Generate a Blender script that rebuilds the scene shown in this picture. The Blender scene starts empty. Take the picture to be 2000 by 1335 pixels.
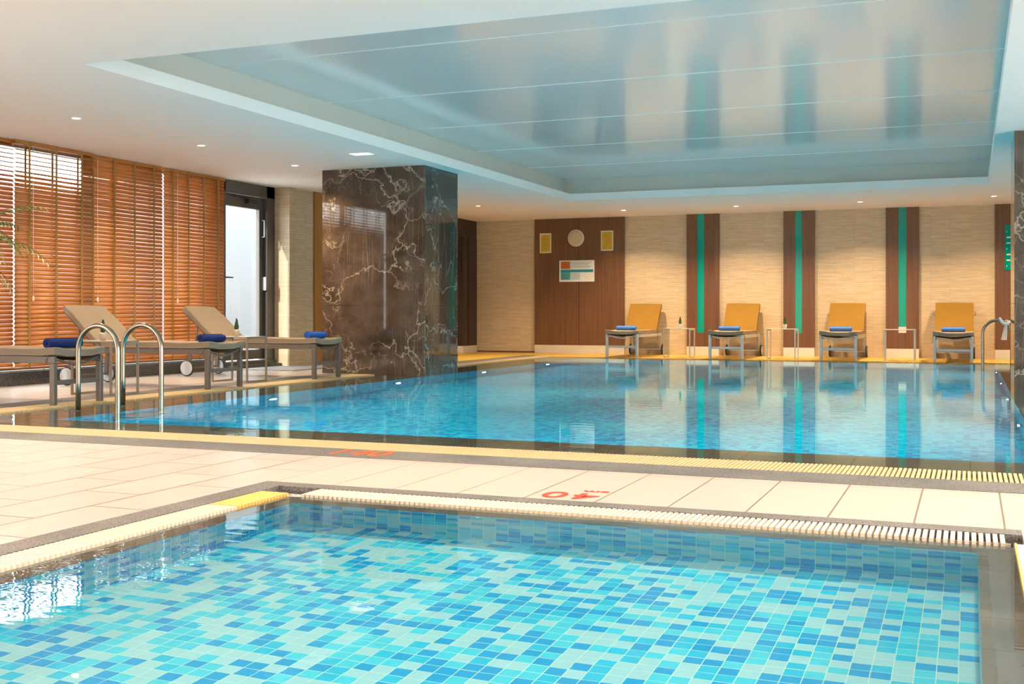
import bpy, bmesh, math, random
from mathutils import Vector, Matrix
random.seed(7)
PI = math.pi
sc = bpy.context.scene

# ------------------------------------------------------------ camera
CAM_H = 0.8
cd = bpy.data.cameras.new('camera'); cam = bpy.data.objects.new('camera', cd)
sc.collection.objects.link(cam); sc.camera = cam
cam.location = (0, 0, CAM_H)
cam.rotation_euler = (PI/2, 0, math.atan(895/2218))
cd.sensor_width = 36; cd.lens = 2218/2000*36; cd.shift_y = -55.5/2000
cd.clip_start = 0.05; cd.clip_end = 300

# ------------------------------------------------------------ world, exposure
W = bpy.data.worlds.new('sky'); sc.world = W; W.use_nodes = True
wn = W.node_tree.nodes; wl = W.node_tree.links
bg = wn['Background']; bg.inputs[1].default_value = 6.0
tc = wn.new('ShaderNodeTexCoord'); sep = wn.new('ShaderNodeSeparateXYZ'); wr = wn.new('ShaderNodeValToRGB')
wl.new(tc.outputs['Generated'], sep.inputs[0]); wl.new(sep.outputs['Z'], wr.inputs[0]); wl.new(wr.outputs[0], bg.inputs[0])
wr.color_ramp.elements[0].position = 0.0; wr.color_ramp.elements[0].color = (1, 0.955, 0.90, 1)
wr.color_ramp.elements[1].position = 1.0; wr.color_ramp.elements[1].color = (0.86, 0.91, 1, 1)
sc.view_settings.view_transform = 'Standard'; sc.view_settings.look = 'None'
sc.view_settings.gamma = 1; sc.view_settings.use_curve_mapping = False
sc.view_settings.exposure = 0.48
cy = sc.cycles
cy.max_bounces = 12; cy.diffuse_bounces = 6; cy.glossy_bounces = 6; cy.transmission_bounces = 8; cy.transparent_max_bounces = 8
cy.caustics_refractive = True; cy.caustics_reflective = False; cy.blur_glossy = 0.5
cy.sample_clamp_indirect = 6.0; cy.use_denoising = True
try: cy.denoiser = 'OPENIMAGEDENOISE'
except Exception: pass

sun = bpy.data.lights.new('sun', 'SUN'); sun.energy = 7.0; sun.angle = 0.02; sun.color = (1, 0.93, 0.82)
so = bpy.data.objects.new('sun', sun); sc.collection.objects.link(so)
so.rotation_euler = Vector((0.25, 0.80, -0.52)).to_track_quat('-Z', 'Y').to_euler()

H = 2.72                                  # soffit height
XL, XR, YN, YB = -9.88, 3.7, -7.0, 21.75  # room
XT = -9.6                                 # stone-clad part of the left wall

def area_light(name, loc, rot, sx, sy, power, col, parent=None, spread=PI, caustic=False, shape='RECTANGLE'):
    l = bpy.data.lights.new(name, 'AREA'); l.shape = shape; l.size = sx
    if shape == 'RECTANGLE': l.size_y = sy
    l.energy = power; l.color = col; l.spread = spread
    l.cycles.is_caustics_light = caustic
    o = bpy.data.objects.new(name, l); sc.collection.objects.link(o)
    o.location = loc; o.rotation_euler = rot
    if parent: o.parent = parent
    return o

# ------------------------------------------------------------ materials
def mat(name):
    m = bpy.data.materials.new(name); m.use_nodes = True
    nt = m.node_tree; b = nt.nodes['Principled BSDF']
    return m, nt, b, nt.nodes, nt.links

def plain(name, col, rough=0.5, metal=0.0, bump=0.0, bscale=60, var=0.0, vscale=4, spec=0.5, coat=0, emis=None, estr=0, trans=None):
    m, nt, b, N, L = mat(name)
    b.inputs['Base Color'].default_value = (*col, 1); b.inputs['Roughness'].default_value = rough
    b.inputs['Metallic'].default_value = metal; b.inputs['Specular IOR Level'].default_value = spec
    b.inputs['Coat Weight'].default_value = coat
    if emis: b.inputs['Emission Color'].default_value = (*emis, 1); b.inputs['Emission Strength'].default_value = estr
    g = N.new('ShaderNodeTexCoord')
    if var:
        n = N.new('ShaderNodeTexNoise'); n.inputs['Scale'].default_value = vscale; n.inputs['Detail'].default_value = 5
        L.new(g.outputs['Object'], n.inputs['Vector'])
        mx = N.new('ShaderNodeMix'); mx.data_type = 'RGBA'
        mx.inputs[6].default_value = (*[c*(1-var) for c in col], 1); mx.inputs[7].default_value = (*[min(1, c*(1+var)) for c in col], 1)
        L.new(n.outputs['Fac'], mx.inputs[0]); L.new(mx.outputs[2], b.inputs['Base Color'])
    if bump:
        n = N.new('ShaderNodeTexNoise'); n.inputs['Scale'].default_value = bscale; n.inputs['Detail'].default_value = 4
        L.new(g.outputs['Object'], n.inputs['Vector'])
        bp = N.new('ShaderNodeBump'); bp.inputs['Strength'].default_value = bump; bp.inputs['Distance'].default_value = 0.01
        L.new(n.outputs['Fac'], bp.inputs['Height']); L.new(bp.outputs[0], b.inputs['Normal'])
    return m

def uv_axes(N, L, ax):
    """two world axes of a wall or floor as a flat texture coordinate"""
    g = N.new('ShaderNodeNewGeometry'); s = N.new('ShaderNodeSeparateXYZ'); c = N.new('ShaderNodeCombineXYZ')
    L.new(g.outputs['Position'], s.inputs[0])
    L.new(s.outputs['XYZ'.index(ax[0].upper())], c.inputs[0]); L.new(s.outputs['XYZ'.index(ax[1].upper())], c.inputs[1])
    return c

def mapping(N, L, src, scale, loc=(0, 0, 0)):
    mp = N.new('ShaderNodeMapping'); mp.inputs['Scale'].default_value = scale; mp.inputs['Location'].default_value = loc
    L.new(src, mp.inputs['Vector']); return mp.outputs[0]

def mixc(N, L, fac, a, b, blend='MIX'):
    mx = N.new('ShaderNodeMix'); mx.data_type = 'RGBA'; mx.blend_type = blend
    for i, v in ((0, fac), (6, a), (7, b)):
        if isinstance(v, (tuple, float, int)): mx.inputs[i].default_value = (*v, 1) if isinstance(v, tuple) else v
        else: L.new(v, mx.inputs[i])
    return mx.outputs[2]

def ramp(N, L, src, stops, const=False):
    r = N.new('ShaderNodeValToRGB'); e = r.color_ramp.elements
    if const: r.color_ramp.interpolation = 'CONSTANT'
    while len(e) < len(stops): e.new(0.5)
    for el, (p, c) in zip(e, stops): el.position = p; el.color = (*c, 1) if len(c) == 3 else c
    L.new(src, r.inputs[0]); return r.outputs[0]

def mosaic(name, ax, ox, oy, cols, grout, size=0.054, gw=0.05, rough=0.25):
    m, nt, b, N, L = mat(name)
    c = uv_axes(N, L, ax)
    v = mapping(N, L, c.outputs[0], (1/size, 1/size, 1), (-ox/size, -oy/size, 0.5))
    fl = N.new('ShaderNodeVectorMath'); fl.operation = 'FLOOR'; L.new(v, fl.inputs[0])
    wnz = N.new('ShaderNodeTexWhiteNoise'); wnz.noise_dimensions = '3D'; L.new(fl.outputs[0], wnz.inputs['Vector'])
    n = len(cols)
    col = ramp(N, L, wnz.outputs['Value'], [(p, k) for p, k in cols], True)
    fr = N.new('ShaderNodeVectorMath'); fr.operation = 'FRACTION'; L.new(v, fr.inputs[0])
    sp = N.new('ShaderNodeSeparateXYZ'); L.new(fr.outputs[0], sp.inputs[0])
    def edge(o):
        a = N.new('ShaderNodeMath'); a.operation = 'SUBTRACT'; L.new(o, a.inputs[0]); a.inputs[1].default_value = 0.5
        q = N.new('ShaderNodeMath'); q.operation = 'ABSOLUTE'; L.new(a.outputs[0], q.inputs[0])
        g = N.new('ShaderNodeMath'); g.operation = 'GREATER_THAN'; L.new(q.outputs[0], g.inputs[0]); g.inputs[1].default_value = 0.5-gw/2
        return g.outputs[0]
    mx = N.new('ShaderNodeMath'); mx.operation = 'MAXIMUM'; L.new(edge(sp.outputs[0]), mx.inputs[0]); L.new(edge(sp.outputs[1]), mx.inputs[1])
    L.new(mixc(N, L, mx.outputs[0], col, grout), b.inputs['Base Color'])
    b.inputs['Roughness'].default_value = rough; b.inputs['Specular IOR Level'].default_value = 0.2
    return m

def tiles(name, ax, w, h, c1, c2, mortar, ms=0.003, offset=0.0, rough=0.35, loc=(0, 0, 0), speck=0.15, spec=0.5, freq=2, nstretch=(1, 1, 1), bump=0.0):
    m, nt, b, N, L = mat(name)
    c = uv_axes(N, L, ax)
    v = mapping(N, L, c.outputs[0], (1, 1, 1), loc)
    br = N.new('ShaderNodeTexBrick'); L.new(v, br.inputs['Vector'])
    br.inputs['Scale'].default_value = 1; br.inputs['Brick Width'].default_value = w; br.inputs['Row Height'].default_value = h
    br.inputs['Mortar Size'].default_value = ms; br.offset = offset; br.offset_frequency = freq; br.inputs['Mortar Smooth'].default_value = 0
    br.inputs['Color1'].default_value = (*c1, 1); br.inputs['Color2'].default_value = (*c2, 1); br.inputs['Mortar'].default_value = (*mortar, 1)
    n = N.new('ShaderNodeTexNoise'); n.inputs['Scale'].default_value = 6; n.inputs['Detail'].default_value = 8
    L.new(mapping(N, L, c.outputs[0], nstretch), n.inputs['Vector'])
    k = ramp(N, L, n.outputs['Fac'], [(0.3, (1-speck,)*3), (0.7, (1, 1, 1))])
    L.new(mixc(N, L, 1.0, br.outputs['Color'], k, 'MULTIPLY'), b.inputs['Base Color'])
    b.inputs['Roughness'].default_value = rough; b.inputs['Specular IOR Level'].default_value = spec
    if bump:
        bp = N.new('ShaderNodeBump'); bp.inputs['Strength'].default_value = bump; bp.inputs['Distance'].default_value = 0.004
        bp.invert = True
        L.new(br.outputs['Fac'], bp.inputs['Height']); L.new(bp.outputs[0], b.inputs['Normal'])
    return m

def wood(name, dark, light, ax='xz', rough=0.35, scale=1.0, horiz=False):
    m, nt, b, N, L = mat(name)
    g = N.new('ShaderNodeNewGeometry')
    v = mapping(N, L, g.outputs['Position'], (26*scale, 26*scale, 0.8*scale))
    n = N.new('ShaderNodeTexNoise'); n.inputs['Scale'].default_value = 1; n.inputs['Detail'].default_value = 6; n.inputs['Roughness'].default_value = 0.6
    L.new(v, n.inputs['Vector'])
    L.new(ramp(N, L, n.outputs['Fac'], [(0.25, dark), (0.75, light)]), b.inputs['Base Color'])
    b.inputs['Roughness'].default_value = rough
    return m

def speckle(name, c1, c2, scale=180, rough=0.55, bump=0.2):
    m, nt, b, N, L = mat(name)
    g = N.new('ShaderNodeNewGeometry')
    n = N.new('ShaderNodeTexNoise'); n.inputs['Scale'].default_value = scale; n.inputs['Detail'].default_value = 3
    L.new(g.outputs['Position'], n.inputs['Vector'])
    n2 = N.new('ShaderNodeTexNoise'); n2.inputs['Scale'].default_value = 3; n2.inputs['Detail'].default_value = 4
    L.new(g.outputs['Position'], n2.inputs['Vector'])
    a = ramp(N, L, n.outputs['Fac'], [(0.35, c1), (0.65, c2)])
    k = ramp(N, L, n2.outputs['Fac'], [(0.3, (0.75,)*3), (0.7, (1.1,)*3)])
    L.new(mixc(N, L, 1.0, a, k, 'MULTIPLY'), b.inputs['Base Color'])
    b.inputs['Roughness'].default_value = rough
    bp = N.new('ShaderNodeBump'); bp.inputs['Strength'].default_value = bump; bp.inputs['Distance'].default_value = 0.003
    L.new(n.outputs['Fac'], bp.inputs['Height']); L.new(bp.outputs[0], b.inputs['Normal'])
    return m

def marble(name, base1, base2, vein, rough=0.035, seed=0.0):
    m, nt, b, N, L = mat(name)
    g = N.new('ShaderNodeNewGeometry')
    pos = mapping(N, L, g.outputs['Position'], (1, 1, 1), (seed, seed*0.7, seed*1.3))
    # warp
    w = N.new('ShaderNodeTexNoise'); w.inputs['Scale'].default_value = 1.7; w.inputs['Detail'].default_value = 5; w.inputs['Roughness'].default_value = 0.55
    L.new(pos, w.inputs['Vector'])
    sub = N.new('ShaderNodeVectorMath'); sub.operation = 'SUBTRACT'; L.new(w.outputs['Color'], sub.inputs[0]); sub.inputs[1].default_value = (0.5, 0.5, 0.5)
    mul = N.new('ShaderNodeVectorMath'); mul.operation = 'SCALE'; L.new(sub.outputs[0], mul.inputs[0]); mul.inputs['Scale'].default_value = 1.5
    add = N.new('ShaderNodeVectorMath'); add.operation = 'ADD'; L.new(pos, add.inputs[0]); L.new(mul.outputs[0], add.inputs[1])
    def veins(src, scale, width, rot, stretch, loc=(0, 0, 0)):
        mp = N.new('ShaderNodeMapping'); mp.inputs['Rotation'].default_value = rot; mp.inputs['Scale'].default_value = stretch; mp.inputs['Location'].default_value = loc
        L.new(src, mp.inputs['Vector'])
        vo = N.new('ShaderNodeTexVoronoi'); vo.feature = 'DISTANCE_TO_EDGE'; vo.inputs['Scale'].default_value = scale
        L.new(mp.outputs[0], vo.inputs['Vector'])
        return ramp(N, L, vo.outputs['Distance'], [(0.0, (1, 1, 1)), (width*0.35, (0.5,)*3), (width, (0, 0, 0))])
    def mask(scale, lo, hi, loc):
        n = N.new('ShaderNodeTexNoise'); n.inputs['Scale'].default_value = scale; n.inputs['Detail'].default_value = 3
        L.new(mapping(N, L, pos, (1, 1, 1), loc), n.inputs['Vector']); return ramp(N, L, n.outputs['Fac'], [(lo, (0, 0, 0)), (hi, (1, 1, 1))])
    big = N.new('ShaderNodeTexNoise'); big.inputs['Scale'].default_value = 3.0; big.inputs['Detail'].default_value = 8; big.inputs['Roughness'].default_value = 0.68
    L.new(pos, big.inputs['Vector'])
    base = ramp(N, L, big.outputs['Fac'], [(0.32, base1), (0.70, base2)])
    v1 = mixc(N, L, 1.0, veins(add.outputs[0], 0.85, 0.018, (0.3, 0.5, 0.2), (1, 1, 1.3)), mask(1.3, 0.32, 0.50, (3, 1, 2)), 'MULTIPLY')
    v2 = mixc(N, L, 1.0, veins(add.outputs[0], 1.9, 0.018, (0.0, 0.9, 0.4), (1, 1, 0.8), (5, 2, 1)), mask(1.6, 0.46, 0.64, (7, 1, 9)), 'MULTIPLY')
    s1 = mixc(N, L, 1.0, veins(pos, 5.0, 0.022, (0.0, 0.75, 0.0), (3.2, 1, 0.16)), mask(1.1, 0.50, 0.66, (1, 8, 4)), 'MULTIPLY')
    s2 = mixc(N, L, 1.0, veins(pos, 4.0, 0.022, (0.0, -0.65, 0.0), (3.5, 1, 0.16), (2, 2, 2)), mask(1.2, 0.50, 0.66, (11, 3, 5)), 'MULTIPLY')
    tot = mixc(N, L, 1.0, mixc(N, L, 1.0, v1, mixc(N, L, 1.0, v2, (0.7,)*3, 'MULTIPLY'), 'ADD'), mixc(N, L, 1.0, mixc(N, L, 1.0, s1, s2, 'ADD'), (0.55,)*3, 'MULTIPLY'), 'ADD')
    bw = N.new('ShaderNodeRGBToBW'); L.new(tot, bw.inputs[0])
    cl = N.new('ShaderNodeClamp'); L.new(bw.outputs[0], cl.inputs[0]); cl.inputs['Max'].default_value = 0.8
    L.new(mixc(N, L, cl.outputs[0], base, vein), b.inputs['Base Color'])
    b.inputs['Roughness'].default_value = rough; b.inputs['Specular IOR Level'].default_value = 0.6
    return m

def water_mat(name, col, strength, sx, sy, dist):
    m = bpy.data.materials.new(name); m.use_nodes = True; N = m.node_tree.nodes; L = m.node_tree.links
    N.remove(N['Principled BSDF']); gl = N.new('ShaderNodeBsdfGlass')
    gl.inputs['Color'].default_value = (*col, 1); gl.inputs['Roughness'].default_value = 0; gl.inputs['IOR'].default_value = 1.333
    L.new(gl.outputs[0], N['Material Output'].inputs['Surface'])
    g = N.new('ShaderNodeNewGeometry')
    n = N.new('ShaderNodeTexNoise'); n.inputs['Scale'].default_value = 1; n.inputs['Detail'].default_value = 3
    L.new(mapping(N, L, g.outputs['Position'], (sx, sy, 1)), n.inputs['Vector'])
    bp = N.new('ShaderNodeBump'); bp.inputs['Strength'].default_value = strength; bp.inputs['Distance'].default_value = dist
    L.new(n.outputs['Fac'], bp.inputs['Height']); L.new(bp.outputs[0], gl.inputs['Normal'])
    return m

def thin_glass(name, col=(0.93, 0.97, 0.98)):
    m = bpy.data.materials.new(name); m.use_nodes = True; N = m.node_tree.nodes; L = m.node_tree.links
    N.remove(N['Principled BSDF'])
    t = N.new('ShaderNodeBsdfTransparent'); t.inputs[0].default_value = (*col, 1)
    g = N.new('ShaderNodeBsdfGlossy'); g.inputs['Roughness'].default_value = 0.0
    lw = N.new('ShaderNodeLayerWeight'); lw.inputs[0].default_value = 0.5
    p = N.new('ShaderNodeMath'); p.operation = 'POWER'; p.inputs[1].default_value = 5; L.new(lw.outputs['Facing'], p.inputs[0])
    f = N.new('ShaderNodeMath'); f.operation = 'MULTIPLY_ADD'; f.inputs[1].default_value = 0.9; f.inputs[2].default_value = 0.04; L.new(p.outputs[0], f.inputs[0])
    mx = N.new('ShaderNodeMixShader')
    L.new(f.outputs[0], mx.inputs[0]); L.new(t.outputs[0], mx.inputs[1]); L.new(g.outputs[0], mx.inputs[2])
    L.new(mx.outputs[0], N['Material Output'].inputs['Surface']); return m

M = {}
M['plaster'] = plain('white_ceiling_plaster', (0.90, 0.835, 0.79), 0.75)
M['stretch'] = plain('glossy_stretch_ceiling', (0.74, 0.70, 0.67), 0.13, spec=0.8)
M['beige_paint'] = plain('beige_cove_paint', (0.66, 0.63, 0.57), 0.6, var=0.05)
M['stone'] = tiles('beige_strip_stone', 'xz', 0.33, 0.036, (0.70, 0.545, 0.36), (0.63, 0.48, 0.31), (0.48, 0.35, 0.215), 0.0014, rough=0.4, speck=0.22, nstretch=(0.6, 5, 1))
M['stone_side'] = tiles('beige_strip_stone_side', 'yz', 0.33, 0.036, (0.72, 0.58, 0.41), (0.64, 0.51, 0.35), (0.42, 0.31, 0.19), 0.0016, rough=0.4, speck=0.2, nstretch=(0.6, 5, 1))
M['wood'] = wood('brown_wood_panel', (0.095, 0.038, 0.015), (0.20, 0.088, 0.038))
M['wood_gold'] = wood('golden_wood_panel', (0.30, 0.12, 0.03), (0.46, 0.20, 0.05))
M['wood_dark'] = wood('dark_wood_door_frame', (0.018, 0.006, 0.004), (0.035, 0.011, 0.007))
M['teal'] = plain('teal_back_painted_glass', (0.0, 0.30, 0.235), 0.07, spec=0.7)
M['steel'] = plain('stainless_steel', (0.34, 0.285, 0.22), 0.2, 1.0)
M['steel_plate'] = plain('brushed_steel_plate', (0.80, 0.76, 0.69), 0.3, 0.45, var=0.1, vscale=6)
M['floor_tile'] = tiles('cream_deck_tile', 'xy', 0.32, 0.93, (0.51, 0.435, 0.385), (0.48, 0.41, 0.36), (0.22, 0.16, 0.12), 0.004, rough=0.30, loc=(0.2, 0.11, 0), speck=0.10, nstretch=(0.5, 3, 1))
M['deck_tile'] = tiles('beige_porcelain_deck_tile', 'yx', 0.62, 0.32, (0.50, 0.43, 0.385), (0.46, 0.395, 0.35), (0.17, 0.125, 0.095), 0.005, offset=0.5, rough=0.3, loc=(0.30, 0.197, 0), speck=0.13, nstretch=(0.5, 3, 1))
M['granite'] = speckle('grey_granite_strip', (0.055, 0.048, 0.045), (0.23, 0.205, 0.19), 150)
M['pebble'] = speckle('grey_pebble_channel', (0.05, 0.05, 0.05), (0.55, 0.55, 0.54), 90, bump=0.8)
M['ledge'] = tiles('dark_brown_ledge_tile', 'xy', 0.6, 0.6, (0.26, 0.178, 0.13), (0.24, 0.165, 0.12), (0.03, 0.024, 0.02), 0.003, rough=0.35, speck=0.25, nstretch=(4, 0.5, 1))
M['grate'] = plain('ivory_plastic_grating', (0.66, 0.57, 0.44), 0.45)
M['grate_warm'] = plain('ivory_grating_warm_lit', (0.60, 0.44, 0.23), 0.45)  # ivory grating, its tan tone is warm light put into the colour
M['deck_tile_warm'] = tiles('deck_tile_yellow_lit', 'xy', 0.32, 0.62, (0.70, 0.43, 0.06), (0.64, 0.39, 0.055), (0.25, 0.15, 0.05), 0.003, rough=0.35, speck=0.15)  # yellow light on the back deck put into the tile colour
M['ledge_k'] = tiles('brown_grey_ledge_tile', 'xy', 0.62, 0.31, (0.25, 0.195, 0.16), (0.23, 0.18, 0.145), (0.07, 0.05, 0.04), 0.002, rough=0.4, loc=(0, 0.12, 0), speck=0.25, nstretch=(4, 0.5, 1))
M['grate_y'] = plain('amber_and_warm_lit_grating', (0.74, 0.46, 0.13), 0.45)
M['gutter'] = plain('dark_gutter', (0.05, 0.045, 0.04), 0.7)
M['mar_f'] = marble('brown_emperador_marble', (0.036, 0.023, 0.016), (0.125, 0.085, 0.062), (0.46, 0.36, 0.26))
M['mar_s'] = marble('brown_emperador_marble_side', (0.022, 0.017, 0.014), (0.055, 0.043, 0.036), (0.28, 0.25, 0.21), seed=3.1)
KC = [(0.0, (0.31, 0.61, 0.70)), (0.36, (0.05, 0.56, 0.76)), (0.58, (0.01, 0.47, 0.74)), (0.74, (0.0, 0.32, 0.68))]
BC = [(0.0, (0.02, 0.52, 0.66)), (0.3, (0.0, 0.42, 0.60)), (0.6, (0.0, 0.32, 0.54)), (0.8, (0.0, 0.24, 0.46))]
KG, BG = (0.50, 0.74, 0.66), (0.10, 0.45, 0.6)
for k, cols, gr, ox, oy in (('k', KC, KG, 0.025, 4.18), ('b', BC, BG, 0.38, 6.78)):
    M[k+'_xy'] = mosaic('mosaic_floor_'+k, 'xy', ox, oy, cols, gr)
    M[k+'_xz'] = mosaic('mosaic_end_'+k, 'xz', ox, 0.0, cols, gr)
    M[k+'_yz'] = mosaic('mosaic_side_'+k, 'yz', oy, 0.0, cols, gr)
M['water_k'] = water_mat('clear_pool_water', (0.93, 1, 1), 0.25, 1.2, 5.0, 0.006)
M['water_b'] = water_mat('blue_pool_water', (0.80, 0.97, 1), 0.16, 1.6, 7.0, 0.006)
M['glass'] = thin_glass('window_glass')
M['alu'] = plain('dark_grey_aluminium', (0.115, 0.105, 0.095), 0.38, 0.6)
M['alu_l'] = plain('light_grey_aluminium', (0.36, 0.38, 0.38), 0.35, 0.5)
M['black'] = plain('black_plastic', (0.02, 0.018, 0.016), 0.4)
M['black_stone'] = speckle('black_stone_kerb', (0.03, 0.027, 0.025), (0.11, 0.10, 0.095), 60, rough=0.35)
M['fabric'] = plain('taupe_canvas', (0.235, 0.182, 0.135), 0.9, bump=0.5, bscale=45, var=0.1, vscale=5, spec=0.15)
M['fabric_y'] = plain('ochre_brown_canvas', (0.26, 0.138, 0.024), 0.9, bump=0.4, bscale=45, var=0.06, vscale=5, spec=0.15)
M['fabric_d'] = plain('brown_canvas', (0.30, 0.21, 0.145), 0.9, bump=0.4, bscale=45, var=0.08, spec=0.15)
M['frame'] = plain('bronze_grey_powder_coat', (0.17, 0.14, 0.118), 0.38, 0.35)
M['frame_l'] = plain('silver_powder_coat', (0.60, 0.60, 0.60), 0.35, 0.3)
M['hub'] = plain('pale_grey_wheel_disc', (0.45, 0.48, 0.51), 0.35)
M['tyre'] = plain('black_rubber_tyre', (0.03, 0.025, 0.02), 0.7)
M['cord'] = plain('olive_tie_cord', (0.20, 0.16, 0.10), 0.8)
M['navy'] = plain('navy_blue_terry', (0.018, 0.035, 0.15), 0.95, bump=1.0, bscale=160, var=0.25, vscale=30, spec=0.1)
M['blue'] = plain('blue_terry', (0.03, 0.11, 0.42), 0.95, bump=1.0, bscale=160, var=0.25, vscale=30, spec=0.1)
M['sky_b'] = plain('light_blue_terry', (0.09, 0.22, 0.62), 0.95, bump=0.8, bscale=160, var=0.15, vscale=30, spec=0.1)
M['pot'] = plain('cream_ceramic', (0.68, 0.56, 0.44), 0.4)
M['pot_w'] = plain('white_ceramic', (0.8, 0.76, 0.68), 0.35)
M['leaf'] = plain('dark_green_leaf', (0.05, 0.11, 0.03), 0.5, var=0.4, vscale=30)
M['leaf_p'] = plain('palm_leaf', (0.05, 0.10, 0.025), 0.45, var=0.3, vscale=10)
M['stem'] = plain('brown_stem', (0.09, 0.05, 0.025), 0.7)
M['table'] = plain('champagne_metal', (0.36, 0.29, 0.22), 0.35, 0.5)
M['table_l'] = plain('pale_champagne_metal', (0.66, 0.60, 0.50), 0.35, 0.4)
M['cloth'] = plain('white_cotton', (0.82, 0.80, 0.78), 0.9, bump=0.4, bscale=60)
M['tape'] = plain('brown_ladder_tape', (0.30, 0.145, 0.03), 0.8)
M['white_p'] = plain('white_paint', (0.82, 0.82, 0.80), 0.5)
M['cream'] = plain('cream_textured_disc', (0.62, 0.50, 0.33), 0.6, bump=1.0, bscale=90, var=0.18, vscale=60)
M['brass'] = plain('brass_plaque', (0.56, 0.36, 0.03), 0.45, 0.1, var=0.22, vscale=9)
M['frame_c'] = plain('cream_picture_frame', (0.78, 0.66, 0.47), 0.5)
M['red'] = plain('red_floor_paint', (0.52, 0.045, 0.02), 0.6)
M['orange_red'] = plain('orange_red_floor_paint', (0.78, 0.10, 0.015), 0.6)
M['mat'] = speckle('grey_doormat', (0.20, 0.20, 0.21), (0.34, 0.34, 0.35), 120)
M['ext'] = plain('grey_exterior_render', (0.19, 0.205, 0.225), 0.8, var=0.04, vscale=1.5)
M['paving'] = plain('pale_exterior_paving', (0.60, 0.575, 0.53), 0.8, var=0.04, vscale=1.5)
M['lamp'] = plain('lamp_lens', (1, 1, 1), 0.3, emis=(1, 0.86, 0.68), estr=8)
M['led'] = plain('led_panel', (1, 1, 1), 0.3, emis=(1, 0.98, 0.94), estr=1.1)
M['pool_lamp'] = plain('pool_lamp_lens', (1, 1, 1), 0.3, emis=(0.85, 0.97, 1), estr=5)

def slat_material():
    m, nt, b, N, L = mat('varnished_wooden_slat')
    g = N.new('ShaderNodeNewGeometry')
    n = N.new('ShaderNodeTexNoise'); n.inputs['Scale'].default_value = 1; n.inputs['Detail'].default_value = 4
    L.new(mapping(N, L, g.outputs['Position'], (3, 2.5, 60)), n.inputs['Vector'])
    col = ramp(N, L, n.outputs['Fac'], [(0.3, (0.34, 0.125, 0.026)), (0.7, (0.56, 0.235, 0.055))])
    L.new(col, b.inputs['Base Color']); b.inputs['Roughness'].default_value = 0.32
    t = N.new('ShaderNodeBsdfTranslucent'); t.inputs[0].default_value = (0.75, 0.30, 0.07, 1)
    mx = N.new('ShaderNodeMixShader'); mx.inputs[0].default_value = 0.24
    L.new(b.outputs[0], mx.inputs[1]); L.new(t.outputs[0], mx.inputs[2]); L.new(mx.outputs[0], N['Material Output'].inputs['Surface'])
    return m
M['slat'] = slat_material()

# ------------------------------------------------------------ mesh helpers
def bx(bm, x0, x1, y0, y1, z0, z1, mi=0):
    vs = [bm.verts.new(p) for p in ((x0,y0,z0),(x1,y0,z0),(x1,y1,z0),(x0,y1,z0),(x0,y0,z1),(x1,y0,z1),(x1,y1,z1),(x0,y1,z1))]
    for f in ((0,3,2,1),(4,5,6,7),(0,1,5,4),(1,2,6,5),(2,3,7,6),(3,0,4,7)):
        fc = bm.faces.new([vs[i] for i in f]); fc.material_index = mi

def rbox(x0, x1, y0, y1, z0, z1, r=0.01, seg=2, cuts=0):
    bm = bmesh.new(); bx(bm, x0, x1, y0, y1, z0, z1)
    if cuts: bmesh.ops.subdivide_edges(bm, edges=bm.edges[:], cuts=cuts, use_grid_fill=True)
    bm.normal_update()
    ed = [e for e in bm.edges if len(e.link_faces) == 2 and e.calc_face_angle(0) > 0.5]
    bmesh.ops.bevel(bm, geom=ed, offset=r, segments=seg, profile=0.5, affect='EDGES', clamp_overlap=True)
    return bm

def join(bm, other, mtx=None):
    me = bpy.data.meshes.new('tmp'); other.to_mesh(me)
    if mtx: me.transform(mtx)
    bm.from_mesh(me); bpy.data.meshes.remove(me); other.free()

def tube(bm, pts, r, seg=10, closed=False, caps=True):
    pts = [Vector(p) for p in pts]; n = len(pts); rings = []
    up = None
    for i, p in enumerate(pts):
        a = pts[i-1] if (i > 0 or closed) else p
        c = pts[(i+1) % n] if (i < n-1 or closed) else p
        t = (c-a).normalized()
        if up is None:
            up = Vector((0, 0, 1)) if abs(t.z) < 0.9 else Vector((1, 0, 0))
        u = (up - t*up.dot(t))
        if u.length < 1e-4: u = t.orthogonal()
        u.normalize(); v = t.cross(u); up = u
        rr = r[i] if isinstance(r, (list, tuple)) else r
        rings.append([bm.verts.new(p + (u*math.cos(2*PI*k/seg) + v*math.sin(2*PI*k/seg))*rr) for k in range(seg)])
    for i in range(n if closed else n-1):
        A, B = rings[i], rings[(i+1) % n]
        for k in range(seg):
            bm.faces.new((A[k], A[(k+1) % seg], B[(k+1) % seg], B[k])).smooth = True
    if caps and not closed:
        bm.faces.new(rings[0][::-1]); bm.faces.new(rings[-1])

def lathe(bm, prof, seg=24, mtx=None):
    rings = []
    for r, z in prof:
        rings.append([bm.verts.new((r*math.cos(2*PI*k/seg), r*math.sin(2*PI*k/seg), z)) for k in range(seg)])
    for A, B in zip(rings, rings[1:]):
        for k in range(seg): bm.faces.new((A[k], A[(k+1) % seg], B[(k+1) % seg], B[k])).smooth = True
    bm.faces.new(rings[0][::-1]); bm.faces.new(rings[-1])
    if mtx: bmesh.ops.transform(bm, matrix=mtx, verts=bm.verts[:])

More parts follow.
